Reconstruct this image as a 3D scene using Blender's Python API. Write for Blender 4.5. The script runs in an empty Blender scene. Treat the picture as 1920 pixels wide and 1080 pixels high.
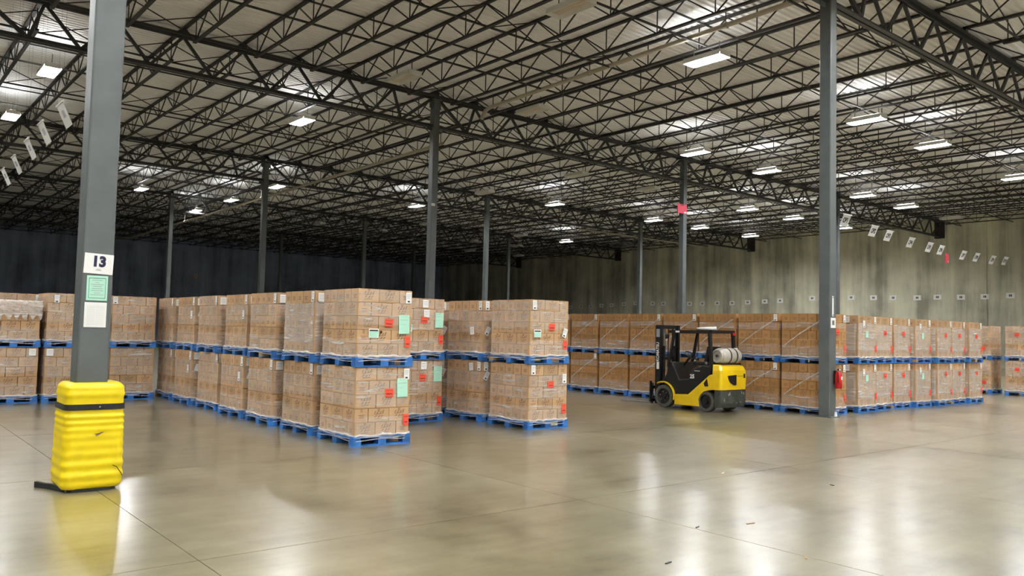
import bpy, bmesh, math, random
from mathutils import Vector, Matrix
rnd = random.Random(7)
S = bpy.context.scene
COL = S.collection
# ------------------------------------------------------------------ camera
F_PX, YAW, PITCH, ROLL, EYE = 1513.1, math.radians(39.69), math.radians(3.08), math.radians(1.38), 1.77
cam = bpy.data.cameras.new('camera'); cam.sensor_width = 36.0; cam.lens = F_PX / 1920 * 36.0
cam.clip_start = 0.05; cam.clip_end = 400
cam_o = bpy.data.objects.new('camera', cam); COL.objects.link(cam_o)
fw = Vector((math.sin(YAW) * math.cos(PITCH), math.cos(YAW) * math.cos(PITCH), math.sin(PITCH)))
ri = Vector((math.cos(YAW), -math.sin(YAW), 0)); up = ri.cross(fw)
r2 = ri * math.cos(ROLL) + up * math.sin(ROLL); u2 = -ri * math.sin(ROLL) + up * math.cos(ROLL)
m = Matrix((r2, u2, -fw)).transposed().to_4x4(); m.translation = Vector((0, 0, EYE))
cam_o.matrix_world = m
S.camera = cam_o
# ------------------------------------------------------------------ world, exposure
w = bpy.data.worlds.new('world'); S.world = w; w.use_nodes = True
w.node_tree.nodes['Background'].inputs[0].default_value = (0.5, 0.6, 0.8, 1)
w.node_tree.nodes['Background'].inputs[1].default_value = 0.0
S.view_settings.view_transform = 'Standard'
S.view_settings.look = 'None'
S.view_settings.exposure = 0.0
S.view_settings.gamma = 1.0
S.view_settings.use_curve_mapping = False
LAMP = 285.0          # radiance of a lit lamp's diffuser

S.cycles.max_bounces = 8; S.cycles.glossy_bounces = 3

# ------------------------------------------------------------------ materials
def N(nt, t, **kw):
    n = nt.nodes.new(t)
    for k, v in kw.items(): setattr(n, k, v)
    return n
def mat(name, rgb, rough=0.6, metal=0.0, spec=0.5, var=0.0, noise=0.0, nscale=4.0, stretch=(1, 1, 1), bump=0.0, rand=0.0, coat=0.0):
    m = bpy.data.materials.new(name); m.use_nodes = True
    nt = m.node_tree; b = nt.nodes['Principled BSDF']
    b.inputs['Roughness'].default_value = rough; b.inputs['Metallic'].default_value = metal
    b.inputs['Specular IOR Level'].default_value = spec
    b.inputs['Coat Weight'].default_value = coat; b.inputs['Coat Roughness'].default_value = .12
    b.inputs['Base Color'].default_value = (*rgb, 1)
    if noise or rand or bump:
        tc = N(nt, 'ShaderNodeTexCoord'); mp = N(nt, 'ShaderNodeMapping'); mp.inputs['Scale'].default_value = stretch
        oi = N(nt, 'ShaderNodeObjectInfo')
        ad = N(nt, 'ShaderNodeVectorMath', operation='ADD')
        sc = N(nt, 'ShaderNodeVectorMath', operation='SCALE'); sc.inputs['Scale'].default_value = 37.0
        cb = N(nt, 'ShaderNodeCombineXYZ')
        for i in range(3): nt.links.new(oi.outputs['Random'], cb.inputs[i])
        nt.links.new(cb.outputs[0], sc.inputs[0])
        nt.links.new(tc.outputs['Object'], ad.inputs[0]); nt.links.new(sc.outputs[0], ad.inputs[1])
        nt.links.new(ad.outputs[0], mp.inputs[0])
        nz = N(nt, 'ShaderNodeTexNoise'); nz.inputs['Scale'].default_value = nscale; nz.inputs['Detail'].default_value = 5
        nt.links.new(mp.outputs[0], nz.inputs['Vector'])
        hs = N(nt, 'ShaderNodeHueSaturation'); hs.inputs['Color'].default_value = (*rgb, 1)
        mr = N(nt, 'ShaderNodeMapRange'); mr.inputs[1].default_value = .3; mr.inputs[2].default_value = .7
        mr.inputs[3].default_value = 1 - noise; mr.inputs[4].default_value = 1 + noise
        nt.links.new(nz.outputs['Fac'], mr.inputs[0])
        mr2 = N(nt, 'ShaderNodeMapRange'); mr2.inputs[3].default_value = 1 - rand; mr2.inputs[4].default_value = 1 + rand
        nt.links.new(oi.outputs['Random'], mr2.inputs[0])
        mu = N(nt, 'ShaderNodeMath', operation='MULTIPLY')
        nt.links.new(mr.outputs[0], mu.inputs[0]); nt.links.new(mr2.outputs[0], mu.inputs[1])
        nt.links.new(mu.outputs[0], hs.inputs['Value']); nt.links.new(hs.outputs[0], b.inputs['Base Color'])
        if bump:
            bp = N(nt, 'ShaderNodeBump'); bp.inputs['Strength'].default_value = bump; bp.inputs['Distance'].default_value = .02
            nt.links.new(nz.outputs['Fac'], bp.inputs['Height']); nt.links.new(bp.outputs[0], b.inputs['Normal'])
    return m
def emis(name, rgb, s):
    m = bpy.data.materials.new(name); m.use_nodes = True
    b = m.node_tree.nodes['Principled BSDF']; b.inputs['Base Color'].default_value = (.9, .9, .9, 1)
    b.inputs['Emission Color'].default_value = (*rgb, 1); b.inputs['Emission Strength'].default_value = s
    return m
def film_mat(name, base, amp, rough):
    m = bpy.data.materials.new(name); m.use_nodes = True
    nt = m.node_tree; b = nt.nodes['Principled BSDF']; out = nt.nodes['Material Output']
    b.inputs['Base Color'].default_value = (.93, .91, .88, 1); b.inputs['Roughness'].default_value = rough
    b.inputs['Specular IOR Level'].default_value = .8
    tc = N(nt, 'ShaderNodeTexCoord'); oi = N(nt, 'ShaderNodeObjectInfo'); ad = N(nt, 'ShaderNodeVectorMath', operation='ADD')
    cb = N(nt, 'ShaderNodeCombineXYZ'); mm = N(nt, 'ShaderNodeMath', operation='MULTIPLY'); mm.inputs[1].default_value = 23.0
    nt.links.new(oi.outputs['Random'], mm.inputs[0])
    for i in range(3): nt.links.new(mm.outputs[0], cb.inputs[i])
    nt.links.new(tc.outputs['Object'], ad.inputs[0]); nt.links.new(cb.outputs[0], ad.inputs[1])
    mp = N(nt, 'ShaderNodeMapping'); mp.inputs['Scale'].default_value = (1.5, 1.5, 17); mp.inputs['Rotation'].default_value = (.06, -.05, 0)
    nt.links.new(ad.outputs[0], mp.inputs[0])
    nz = N(nt, 'ShaderNodeTexNoise'); nz.inputs['Scale'].default_value = 1.6; nz.inputs['Detail'].default_value = 4; nz.inputs['Distortion'].default_value = .8
    nt.links.new(mp.outputs[0], nz.inputs['Vector'])
    cr = N(nt, 'ShaderNodeMapRange'); cr.inputs[1].default_value = .55; cr.inputs[2].default_value = .72; cr.inputs[3].default_value = base; cr.inputs[4].default_value = base + amp  # whiter creases of film, which also paint in the highlights along its wrinkles
    nt.links.new(nz.outputs['Fac'], cr.inputs[0])
    bp = N(nt, 'ShaderNodeBump'); bp.inputs['Strength'].default_value = .7; bp.inputs['Distance'].default_value = .03
    nt.links.new(nz.outputs['Fac'], bp.inputs['Height']); nt.links.new(bp.outputs[0], b.inputs['Normal'])
    tr = N(nt, 'ShaderNodeBsdfTransparent'); mx = N(nt, 'ShaderNodeMixShader')
    nt.links.new(cr.outputs[0], mx.inputs[0]); nt.links.new(tr.outputs[0], mx.inputs[1]); nt.links.new(b.outputs[0], mx.inputs[2])
    nt.links.new(mx.outputs[0], out.inputs['Surface'])
    return m
def concrete_wall(name, rgb):
    m = bpy.data.materials.new(name); m.use_nodes = True
    nt = m.node_tree; b = nt.nodes['Principled BSDF']; b.inputs['Roughness'].default_value = .85
    tc = N(nt, 'ShaderNodeTexCoord')
    geo = N(nt, 'ShaderNodeNewGeometry')
    mp = N(nt, 'ShaderNodeMapping'); mp.inputs['Scale'].default_value = (.9, .9, .07)
    nt.links.new(geo.outputs['Position'], mp.inputs[0])
    n1 = N(nt, 'ShaderNodeTexNoise'); n1.inputs['Scale'].default_value = 1.0; n1.inputs['Detail'].default_value = 6; n1.inputs['Roughness'].default_value = .6
    nt.links.new(mp.outputs[0], n1.inputs['Vector'])
    n2 = N(nt, 'ShaderNodeTexNoise'); n2.inputs['Scale'].default_value = .5; n2.inputs['Detail'].default_value = 8
    nt.links.new(geo.outputs['Position'], n2.inputs['Vector'])
    cr = N(nt, 'ShaderNodeValToRGB')
    e = cr.color_ramp.elements
    e[0].position = .32; e[0].color = (rgb[0] * .5, rgb[1] * .5, rgb[2] * .5, 1)
    e[1].position = .72; e[1].color = (rgb[0] * 1.35, rgb[1] * 1.35, rgb[2] * 1.3, 1)
    x = e.new(.52); x.color = (*rgb, 1)
    mx = N(nt, 'ShaderNodeMath', operation='ADD'); mx.use_clamp = True
    ms = N(nt, 'ShaderNodeMath', operation='MULTIPLY_ADD'); ms.inputs[1].default_value = .5; ms.inputs[2].default_value = -.25
    nt.links.new(n2.outputs['Fac'], ms.inputs[0]); nt.links.new(n1.outputs['Fac'], mx.inputs[0]); nt.links.new(ms.outputs[0], mx.inputs[1])
    nt.links.new(mx.outputs[0], cr.inputs[0]); nt.links.new(cr.outputs[0], b.inputs['Base Color'])
    return m
def floor_mat():
    m = bpy.data.materials.new('polished_concrete'); m.use_nodes = True
    nt = m.node_tree; b = nt.nodes['Principled BSDF']
    geo = N(nt, 'ShaderNodeNewGeometry')
    n1 = N(nt, 'ShaderNodeTexNoise'); n1.inputs['Scale'].default_value = .55; n1.inputs['Detail'].default_value = 5; n1.inputs['Roughness'].default_value = .55; n1.inputs['Distortion'].default_value = 0.0
    n2 = N(nt, 'ShaderNodeTexNoise'); n2.inputs['Scale'].default_value = 2.2; n2.inputs['Detail'].default_value = 6; n2.inputs['Roughness'].default_value = .62; n2.inputs['Distortion'].default_value = 0.0
    mp = N(nt, 'ShaderNodeMapping'); mp.inputs['Scale'].default_value = (.5, 4.5, 1); mp.inputs['Rotation'].default_value = (0, 0, .5)
    n3 = N(nt, 'ShaderNodeTexNoise'); n3.inputs['Scale'].default_value = 1.3; n3.inputs['Detail'].default_value = 5; n3.inputs['Roughness'].default_value = .65
    nt.links.new(geo.outputs['Position'], n1.inputs['Vector']); nt.links.new(geo.outputs['Position'], n2.inputs['Vector'])
    nt.links.new(geo.outputs['Position'], mp.inputs[0]); nt.links.new(mp.outputs[0], n3.inputs['Vector'])
    a1 = N(nt, 'ShaderNodeMath', operation='MULTIPLY_ADD'); a1.inputs[1].default_value = .50; a1.inputs[2].default_value = 0
    a2 = N(nt, 'ShaderNodeMath', operation='MULTIPLY_ADD'); a2.inputs[1].default_value = .3
    a3 = N(nt, 'ShaderNodeMath', operation='MULTIPLY_ADD'); a3.inputs[1].default_value = .26
    nt.links.new(n1.outputs['Fac'], a1.inputs[0]); nt.links.new(n2.outputs['Fac'], a2.inputs[0]); nt.links.new(a1.outputs[0], a2.inputs[2])
    nt.links.new(n3.outputs['Fac'], a3.inputs[0]); nt.links.new(a2.outputs[0], a3.inputs[2])
    cr = N(nt, 'ShaderNodeValToRGB'); e = cr.color_ramp.elements
    e[0].position = .38; e[0].color = (.105, .087, .047, 1)
    e[1].position = .66; e[1].color = (.27, .235, .148, 1)
    x = e.new(.5); x.color = (.185, .157, .09, 1)
    nt.links.new(a3.outputs[0], cr.inputs[0]); nt.links.new(cr.outputs[0], b.inputs['Base Color'])
    rr = N(nt, 'ShaderNodeMapRange'); rr.inputs[1].default_value = .3; rr.inputs[2].default_value = .7; rr.inputs[3].default_value = .285; rr.inputs[4].default_value = .36
    nt.links.new(n1.outputs['Fac'], rr.inputs[0]); nt.links.new(rr.outputs[0], b.inputs['Roughness'])
    b.inputs['Specular IOR Level'].default_value = .6
    b.inputs['Coat Weight'].default_value = .8; b.inputs['Coat Roughness'].default_value = .19; b.inputs['Coat IOR'].default_value = 1.6
    return m
M = {}
M['floor'] = floor_mat()
M['joint'] = mat('joint_filler', (.035, .03, .022), .9)
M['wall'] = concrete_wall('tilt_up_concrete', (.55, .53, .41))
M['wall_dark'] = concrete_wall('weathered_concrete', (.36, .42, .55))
M['wall_joint'] = mat('wall_joint', (.05, .05, .045), .9)
M['deck'] = mat('painted_deck', (.84, .83, .81), .5, noise=.06, nscale=.6)
M['steel'] = mat('dark_painted_steel', (.02, .018, .017), .55, rand=.15)
M['girder'] = mat('grey_painted_steel', (.035, .035, .036), .5, rand=.1)
M['column'] = mat('column_paint', (.10, .112, .112), .45, noise=.12, nscale=3, bump=.05)
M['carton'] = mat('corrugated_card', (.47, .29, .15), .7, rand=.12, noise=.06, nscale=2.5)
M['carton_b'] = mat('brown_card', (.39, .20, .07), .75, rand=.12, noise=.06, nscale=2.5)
M['print'] = mat('brown_ink', (.20, .115, .07), .8)
M['tape'] = mat('carton_tape', (.34, .20, .10), .35)
M['film'] = film_mat('stretch_film', .16, .40, .2)
M['film_heavy'] = film_mat('layered_film', .30, .4, .2)
M['film_white'] = film_mat('bunched_film', .42, .5, .3)
M['blue'] = mat('blue_painted_wood', (.025, .14, .42), .55, noise=.35, nscale=6, rand=.2)
M['raw_wood'] = mat('raw_wood', (.30, .20, .11), .8, noise=.2, nscale=5)
M['paper'] = mat('white_paper', (.80, .79, .77), .7)
m_ = mat('thin_white_sheet', (.88, .88, .87), .7); nt_ = m_.node_tree
tl_ = N(nt_, 'ShaderNodeBsdfTranslucent'); tl_.inputs[0].default_value = (.9, .9, .88, 1); mx_ = N(nt_, 'ShaderNodeMixShader'); mx_.inputs[0].default_value = .6
nt_.links.new(nt_.nodes['Principled BSDF'].outputs[0], mx_.inputs[1]); nt_.links.new(tl_.outputs[0], mx_.inputs[2]); nt_.links.new(mx_.outputs[0], nt_.nodes['Material Output'].inputs['Surface'])
M['sheet_paper'] = m_
M['ink'] = mat('black_ink', (.012, .012, .02), .6)
M['navy'] = mat('navy_ink', (.01, .01, .05), .6)
M['grey_ink'] = mat('grey_ink', (.35, .36, .38), .7)
M['green_paper'] = mat('mint_paper', (.42, .74, .58), .7)
M['red_paper'] = mat('fluorescent_red_paper', (.85, .085, .04), .65)
M['pink_sheet'] = mat('red_plastic_sheet', (.62, .05, .09), .5)
M['orange'] = mat('orange_card', (.9, .6, .25), .7)
M['yellow_guard'] = mat('yellow_polyethylene', (.80, .60, .0), .42, noise=.05, nscale=8)
M['yellow'] = mat('yellow_enamel', (.78, .52, .004), .3, noise=.07, nscale=5, coat=.3)
M['black'] = mat('black_enamel', (.005, .005, .0055), .4)
M['black_matte'] = mat('black_rubber_strap', (.012, .012, .012), .8)
M['scuffed'] = mat('scuffed_dark_casting', (.04, .045, .035), .55, noise=.5, nscale=9)
M['rubber'] = mat('solid_tyre_rubber', (.075, .072, .06), .85, noise=.2, nscale=12)
M['chrome'] = mat('bright_steel', (.6, .6, .6), .25, metal=1)
M['grey_metal'] = mat('grey_tank_paint', (.42, .39, .34), .45, noise=.12, nscale=8)
M['white_metal'] = mat('white_enamel', (.72, .71, .68), .4)
M['fork_steel'] = mat('worn_fork_steel', (.22, .22, .21), .4, metal=.6)
M['red'] = mat('red_enamel', (.55, .012, .015), .3)
M['pipe'] = mat('pale_pipe_paint', (.42, .37, .29), .55)
M['tube_off'] = mat('unlit_tube', (.72, .62, .48), .4)
M['lit'] = emis('lit_diffuser', (.97, .99, 1.0), LAMP)
M['added_uplight'] = emis('added_roof_glow', (.97, .99, 1.0), LAMP * .2)  # glow for the strips added above the lamps to brighten the roof deck
M['wood_bit'] = mat('splinter', (.6, .5, .35), .8)

# ------------------------------------------------------------------ mesh helpers
class MB:
    def __init__(s): s.v = []; s.f = []; s.mi = []; s.mats = []; s.cur = 0
    def use(s, mname):
        if mname not in s.mats: s.mats.append(mname)
        s.cur = s.mats.index(mname); return s
    def add(s, vs, fs):
        b = len(s.v); s.v += [tuple(v) for v in vs]
        for f in fs: s.f.append([b + i for i in f]); s.mi.append(s.cur)
        return s
    def box(s, x0, y0, z0, x1, y1, z1):
        return s.add([(x0, y0, z0), (x1, y0, z0), (x1, y1, z0), (x0, y1, z0), (x0, y0, z1), (x1, y0, z1), (x1, y1, z1), (x0, y1, z1)],
                     [(0, 3, 2, 1), (4, 5, 6, 7), (0, 1, 5, 4), (1, 2, 6, 5), (2, 3, 7, 6), (3, 0, 4, 7)])
    def cbox(s, c, d): return s.box(c[0] - d[0] / 2, c[1] - d[1] / 2, c[2] - d[2] / 2, c[0] + d[0] / 2, c[1] + d[1] / 2, c[2] + d[2] / 2)
    def bar(s, a, b, w, h=None, n=4, ref=(0, 0, 1)):
        h = h or w; a = Vector(a); b = Vector(b); d = (b - a)
        if d.length < 1e-6: return s
        d.normalize(); r = Vector(ref)
        if abs(d.dot(r)) > .98: r = Vector((1, 0, 0))
        x = d.cross(r).normalized(); y = x.cross(d).normalized()
        vs = []
        for p in (a, b):
            if n == 4:
                for sx, sy in ((-1, -1), (1, -1), (1, 1), (-1, 1)): vs.append(p + x * sx * w / 2 + y * sy * h / 2)
            else:
                for k in range(n):
                    t = 2 * math.pi * k / n; vs.append(p + x * math.cos(t) * w / 2 + y * math.sin(t) * h / 2)
        fs = [tuple(reversed(range(n))), tuple(range(n, 2 * n))] + [(k, (k + 1) % n, n + (k + 1) % n, n + k) for k in range(n)]
        return s.add(vs, fs)
    def tube(s, pts, r, n=8):
        pts = [Vector(p) for p in pts]; rings = []; base = len(s.v); prev = None
        for i, p in enumerate(pts):
            d = (pts[min(i + 1, len(pts) - 1)] - pts[max(i - 1, 0)]).normalized()
            ref = Vector((0, 0, 1)) if abs(d.z) < .95 else Vector((1, 0, 0))
            x = d.cross(ref).normalized(); y = x.cross(d).normalized()
            rr = r[i] if isinstance(r, (list, tuple)) else r
            for k in range(n):
                t = 2 * math.pi * k / n; s.v.append(tuple(p + x * math.cos(t) * rr + y * math.sin(t) * rr))
        for i in range(len(pts) - 1):
            for k in range(n):
                s.f.append([base + i * n + k, base + i * n + (k + 1) % n, base + (i + 1) * n + (k + 1) % n, base + (i + 1) * n + k]); s.mi.append(s.cur)
        s.f.append([base + k for k in range(n)]); s.mi.append(s.cur)
        s.f.append([base + (len(pts) - 1) * n + k for k in range(n)]); s.mi.append(s.cur)
        return s
    def lathe(s, prof, axis, c, n=20):
        # prof: (offset along axis, radius); axis 0/1/2
        base = len(s.v); c = Vector(c); a = [Vector((1, 0, 0)), Vector((0, 1, 0)), Vector((0, 0, 1))]
        A = a[axis]; X = a[(axis + 1) % 3]; Y = a[(axis + 2) % 3]
        for h, r in prof:
            for k in range(n):
                t = 2 * math.pi * k / n; s.v.append(tuple(c + A * h + X * math.cos(t) * r + Y * math.sin(t) * r))
        for i in range(len(prof) - 1):
            for k in range(n):
                s.f.append([base + i * n + k, base + i * n + (k + 1) % n, base + (i + 1) * n + (k + 1) % n, base + (i + 1) * n + k]); s.mi.append(s.cur)
        s.f.append([base + k for k in reversed(range(n))]); s.mi.append(s.cur)
        s.f.append([base + (len(prof) - 1) * n + k for k in range(n)]); s.mi.append(s.cur)
        return s
    def prism(s, poly, axis, a, b):
        # poly in the two other axes (order: for axis 0 -> (y,z), 1 -> (x,z), 2 -> (x,y))
        def P(p, h):
            return [(h, p[0], p[1]), (p[0], h, p[1]), (p[0], p[1], h)][axis]
        n = len(poly)
        vs = [P(p, a) for p in poly] + [P(p, b) for p in poly]
        fs = [tuple(reversed(range(n))), tuple(range(n, 2 * n))] + [(k, (k + 1) % n, n + (k + 1) % n, n + k) for k in range(n)]
        return s.add(vs, fs)
    def mesh(s, name, smooth=False):
        me = bpy.data.meshes.new(name); me.from_pydata(s.v, [], s.f)
        for mn in (s.mats or ['steel']): me.materials.append(M[mn])
        if len(s.mats) > 1: me.polygons.foreach_set('material_index', s.mi)
        bm = bmesh.new(); bm.from_mesh(me); bmesh.ops.recalc_face_normals(bm, faces=bm.faces); bm.to_mesh(me); bm.free()
        if smooth: me.polygons.foreach_set('use_smooth', [True] * len(me.polygons))
        me.update(); return me
def ob(name, me, parent=None, loc=(0, 0, 0), rz=0.0):
    o = bpy.data.objects.new(name, me); COL.objects.link(o)
    if parent is not None: o.parent = parent
    o.location = loc
    if rz: o.rotation_euler = (0, 0, rz)
    return o
def thing(name, label, cat, loc=(0, 0, 0), rz=0.0, group=None):
    o = ob(name, None, None, loc, rz); o.empty_display_size = .2
    o['label'] = label; o['category'] = cat
    if group: o['group'] = group
    return o
def tag(o, label, cat, group=None):
    o['label'] = label; o['category'] = cat
    if group: o['group'] = group
    return o
def struct(name, me, loc=(0, 0, 0)):
    o = ob(name, me, None, loc); o['kind'] = 'structure'; return o
def bevel(o, wd=.01, seg=2):
    b = o.modifiers.new('bevel', 'BEVEL'); b.width = wd; b.segments = seg; b.limit_method = 'ANGLE'
    return o
_tx = {}
def text_mesh(txt, size, mname, bold=0.0, xs=1.0):
    k = (txt, size, mname, bold, xs)
    if k in _tx: return _tx[k]
    cu = bpy.data.curves.new('lettering', 'FONT'); cu.body = txt; cu.size = size; cu.align_x = 'CENTER'; cu.align_y = 'CENTER'
    cu.offset = bold; cu.extrude = .0006; cu.resolution_u = 3
    t = bpy.data.objects.new('tmp_text', cu); COL.objects.link(t)
    dg = bpy.context.evaluated_depsgraph_get(); dg.update()
    me = bpy.data.meshes.new_from_object(t.evaluated_get(dg)); me.name = 'lettering'
    bpy.data.objects.remove(t)
    me.materials.clear(); me.materials.append(M[mname])
    me.transform(Matrix.Rotation(math.pi / 2, 4, 'X') @ Matrix.Diagonal((xs, 1, 1, 1)))   # stands up in XZ, faces -Y
    _tx[k] = me; return me

# ------------------------------------------------------------------ grid of the building
U0, V0, BU, BV = 2.09, 9.61, 15.3, 16.29
TOP, BOT, JB = 10.86, 9.60, 10.30      # girder top chord, girder bottom chord, joist bottom chord
DECK = 11.06
UW, VW = 63.2, 91.0                    # inner faces of the right-hand and the rear wall
UL, VN = -28.6, -23.0                  # walls on the near and left side, out of the picture

# ---- floor
SU0, SV0, SU, SV = 2.16 - 3.98 * 3, 6.2 - 4.07 * 2, 3.98, 4.07
NSU, NSV = 11, 9
fu1, fv1 = SU0 + SU * NSU, SV0 + SV * NSV
b = MB().use('floor')
for x0, y0, x1, y1 in ((UL, VN, UW, SV0), (UL, fv1, UW, VW), (UL, SV0, SU0, fv1), (fu1, SV0, UW, fv1)):
    b.box(x0, y0, -.15, x1, y1, 0)
b.use('joint').box(SU0, SV0, -.15, fu1, fv1, -.012)
floor = struct('floor', b.mesh('floor'))
slab = MB().use('floor').box(.004, .004, -.1, SU - .004, SV - .004, 0).mesh('slab')
for i in range(NSU):
    for j in range(NSV): ob('slab', slab, floor, (SU0 + i * SU, SV0 + j * SV, 0))
# ---- walls of tilt-up panels
def wall(name, x0, y0, x1, y1, axis, n, mname, sign):
    bb = MB().use('wall_joint').box(x0, y0, -.1, x1, y1, 11.6)
    wo = struct(name, bb.mesh(name))
    L = (y1 - y0 if axis == 1 else x1 - x0) / n
    if axis == 1: pm = MB().use(mname).box(0, .012, 0, .06, L - .012, 11.5).mesh('wall_panel')
    else: pm = MB().use(mname).box(.012, 0, 0, L - .012, .06, 11.5).mesh('wall_panel')
    for k in range(n):
        if axis == 1: ob('wall_panel', pm, wo, (x0 - .06 if sign < 0 else x1, y0 + k * L, 0))
        else: ob('wall_panel', pm, wo, (x0 + k * L, y0 - .06 if sign < 0 else y1, 0))
    return wo
wall('wall_right', UW + .06, VN, UW + .3, VW + .3, 1, 15, 'wall', -1)
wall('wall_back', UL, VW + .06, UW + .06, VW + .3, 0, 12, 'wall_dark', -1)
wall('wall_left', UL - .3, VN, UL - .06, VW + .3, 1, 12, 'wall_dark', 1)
wall('wall_front', UL, VN - .3, UW + .3, VN - .06, 0, 12, 'wall', 1)
# ---- roof deck, corrugated, ribs run across the joists
vs = []; fs = []; pitch = .22; v = VN
while v < VW:
    for dv, z in ((0, 0), (.10, 0), (.125, .055), (.195, .055)):
        vs += [(UL, v + dv, DECK + z), (UW + .06, v + dv, DECK + z)]
    v += pitch
for k in range(len(vs) // 2 - 1): fs.append((2 * k, 2 * k + 1, 2 * k + 3, 2 * k + 2))
b = MB().use('deck'); b.add(vs, fs); ceiling = struct('ceiling', b.mesh('ceiling'))
b = MB().use('deck').box(UL - .2, VN - .2, DECK + .2, UW + .3, VW + .3, DECK + .3)
ob('roof_insulation', b.mesh('roof_insulation'), ceiling)

# ---- open-web joists: chords and web bars, parts of the ceiling
JL = BV; NB = 8; b0, b1 = 1.2, JL - 1.2; st = (b1 - b0) / (NB - 1)
jt = MB().use('steel').box(-.055, .02, DECK - .075, .055, JL - .02, DECK - .005).mesh('top_chord')
jb = MB().use('steel').box(-.05, b0 - .12, JB - .03, .05, b1 + .12, JB + .03).mesh('bottom_chord')
zt, zb = DECK - .05, JB
wv = MB().use('steel').bar((0, 0, zb), (0, 0, zt), .026, ref=(1, 0, 0)).mesh('web_bar')
wr = MB().use('steel').bar((0, 0, zb), (0, st / 2, zt), .034, ref=(1, 0, 0)).mesh('web_bar')
wl = MB().use('steel').bar((0, 0, zb), (0, -st / 2, zt), .034, ref=(1, 0, 0)).mesh('web_bar')
we0 = MB().use('steel').bar((0, b0, zb), (0, .1, zt), .034, ref=(1, 0, 0)).mesh('web_bar')
we1 = MB().use('steel').bar((0, b1, zb), (0, JL - .1, zt), .034, ref=(1, 0, 0)).mesh('web_bar')
webs = []
for k in range(NB):
    y = b0 + k * st
    webs.append((wv, y))
    webs.append((wr, y) if k < NB - 1 else (we1, 0))
    webs.append((wl, y) if k > 0 else (we0, 0))
lat = MB().use('steel')
for me, y in webs:
    vv = [(p.co.x, p.co.y + y, p.co.z) for p in me.vertices]; lat.add(vv, [tuple(f.vertices) for f in me.polygons])
latm = lat.mesh('web_lattice')
SP = BU / 8
bays = [(i, -1) for i in (0, 1, 2)] + [(i, 0) for i in (0, 1, 2, 3)] + [(i, j) for j in (1, 2, 3, 4) for i in (-1, 0, 1, 2, 3)]
for i, j in bays:
    for k in range(8):
        jo = ob('roof_joist', jt, ceiling, (U0 + i * BU + k * SP, V0 + j * BV, 0))
        ob('bottom_chord', jb, jo)
        if (i, j) in ((0, 0), (1, 0), (0, 1), (1, 1)):
            for me, y in webs: ob('web_bar', me, jo, (0, y, 0))
        else:
            o = ob('web_lattice', latm, jo); o['kind'] = 'stuff'
# bridging lines across the joists
br = MB().use('steel')
br.bar((0, 0, JB + .04), (BU, 0, JB + .04), .05); br.bar((0, 0, DECK - .09), (BU, 0, DECK - .09), .045)
brx = MB().use('steel')
brx.bar((0, 0, JB + .04), (BU, 0, JB + .04), .05)
for k in range(8):
    brx.bar((k * SP, 0, JB), ((k + 1) * SP, 0, DECK - .08), .028); brx.bar((k * SP, 0, DECK - .08), ((k + 1) * SP, 0, JB), .028)
br = br.mesh('bridging_bar'); brx = brx.mesh('bridging_bar')
for i, j in bays:
    for q, t in enumerate((.09, .30, .5, .70, .91)):
        ob('bridging_bar', brx if q in (0, 2, 4) else br, ceiling, (U0 + i * BU, V0 + j * BV + t * JL, 0))
# ---- joist girders along the column lines
Tn = [k * SP for k in range(9)]; Bn = [1.54] + [(k + .5) * SP for k in range(1, 7)] + [BU - 1.54]
gt = MB().use('girder')
gt.box(.05, -.17, TOP - .02, BU - .05, -.02, TOP + .0).box(.05, .02, TOP - .02, BU - .05, .17, TOP).box(.05, -.045, TOP - .15, BU - .05, -.02, TOP).box(.05, .02, TOP - .15, BU - .05, .045, TOP)
for t in Tn: gt.box(t - .09, -.12, TOP, t + .09, .12, TOP + .12)
gt = gt.mesh('top_chord')
gb = MB().use('girder')
gb.box(.1, -.14, BOT - .01, BU - .1, -.02, BOT + .012).box(.1, .02, BOT - .01, BU - .1, .14, BOT + .012).box(.1, -.04, BOT, BU - .1, -.02, BOT + .12).box(.1, .02, BOT, BU - .1, .04, BOT + .12)
gb = gb.mesh('bottom_chord')
gw = []
for k in range(8):
    gw.append(((Tn[k] + (.12 if k == 0 else 0), TOP - .1), (Bn[k], BOT + .06), .11 if k in (0,) else .09))
    gw.append(((Bn[k], BOT + .06), (Tn[k + 1] - (.12 if k == 7 else 0), TOP - .1), .11 if k == 7 else .09))
gwm = [MB().use('girder').bar((a[0], 0, a[1]), (c[0], 0, c[1]), wd, wd * .8, ref=(0, 1, 0)).mesh('web_bar') for a, c, wd in gw]
for j in range(0, 6):
    for i in range(-1, 4):
        if j == 0 and i == -1: continue
        if j == 5: continue
        g = ob('roof_girder', gt, ceiling, (U0 + i * BU, V0 + j * BV, 0))
        ob('bottom_chord', gb, g)
        for me in gwm: ob('web_bar', me, g)
# bearing seats at the right-hand wall
for j in range(0, 5):
    ob('bearing_pocket', MB().use('steel').box(UW - .35, -.3, BOT - .1, UW, .3, TOP).mesh('bearing_pocket'), ceiling, (0, V0 + j * BV, 0))

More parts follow.
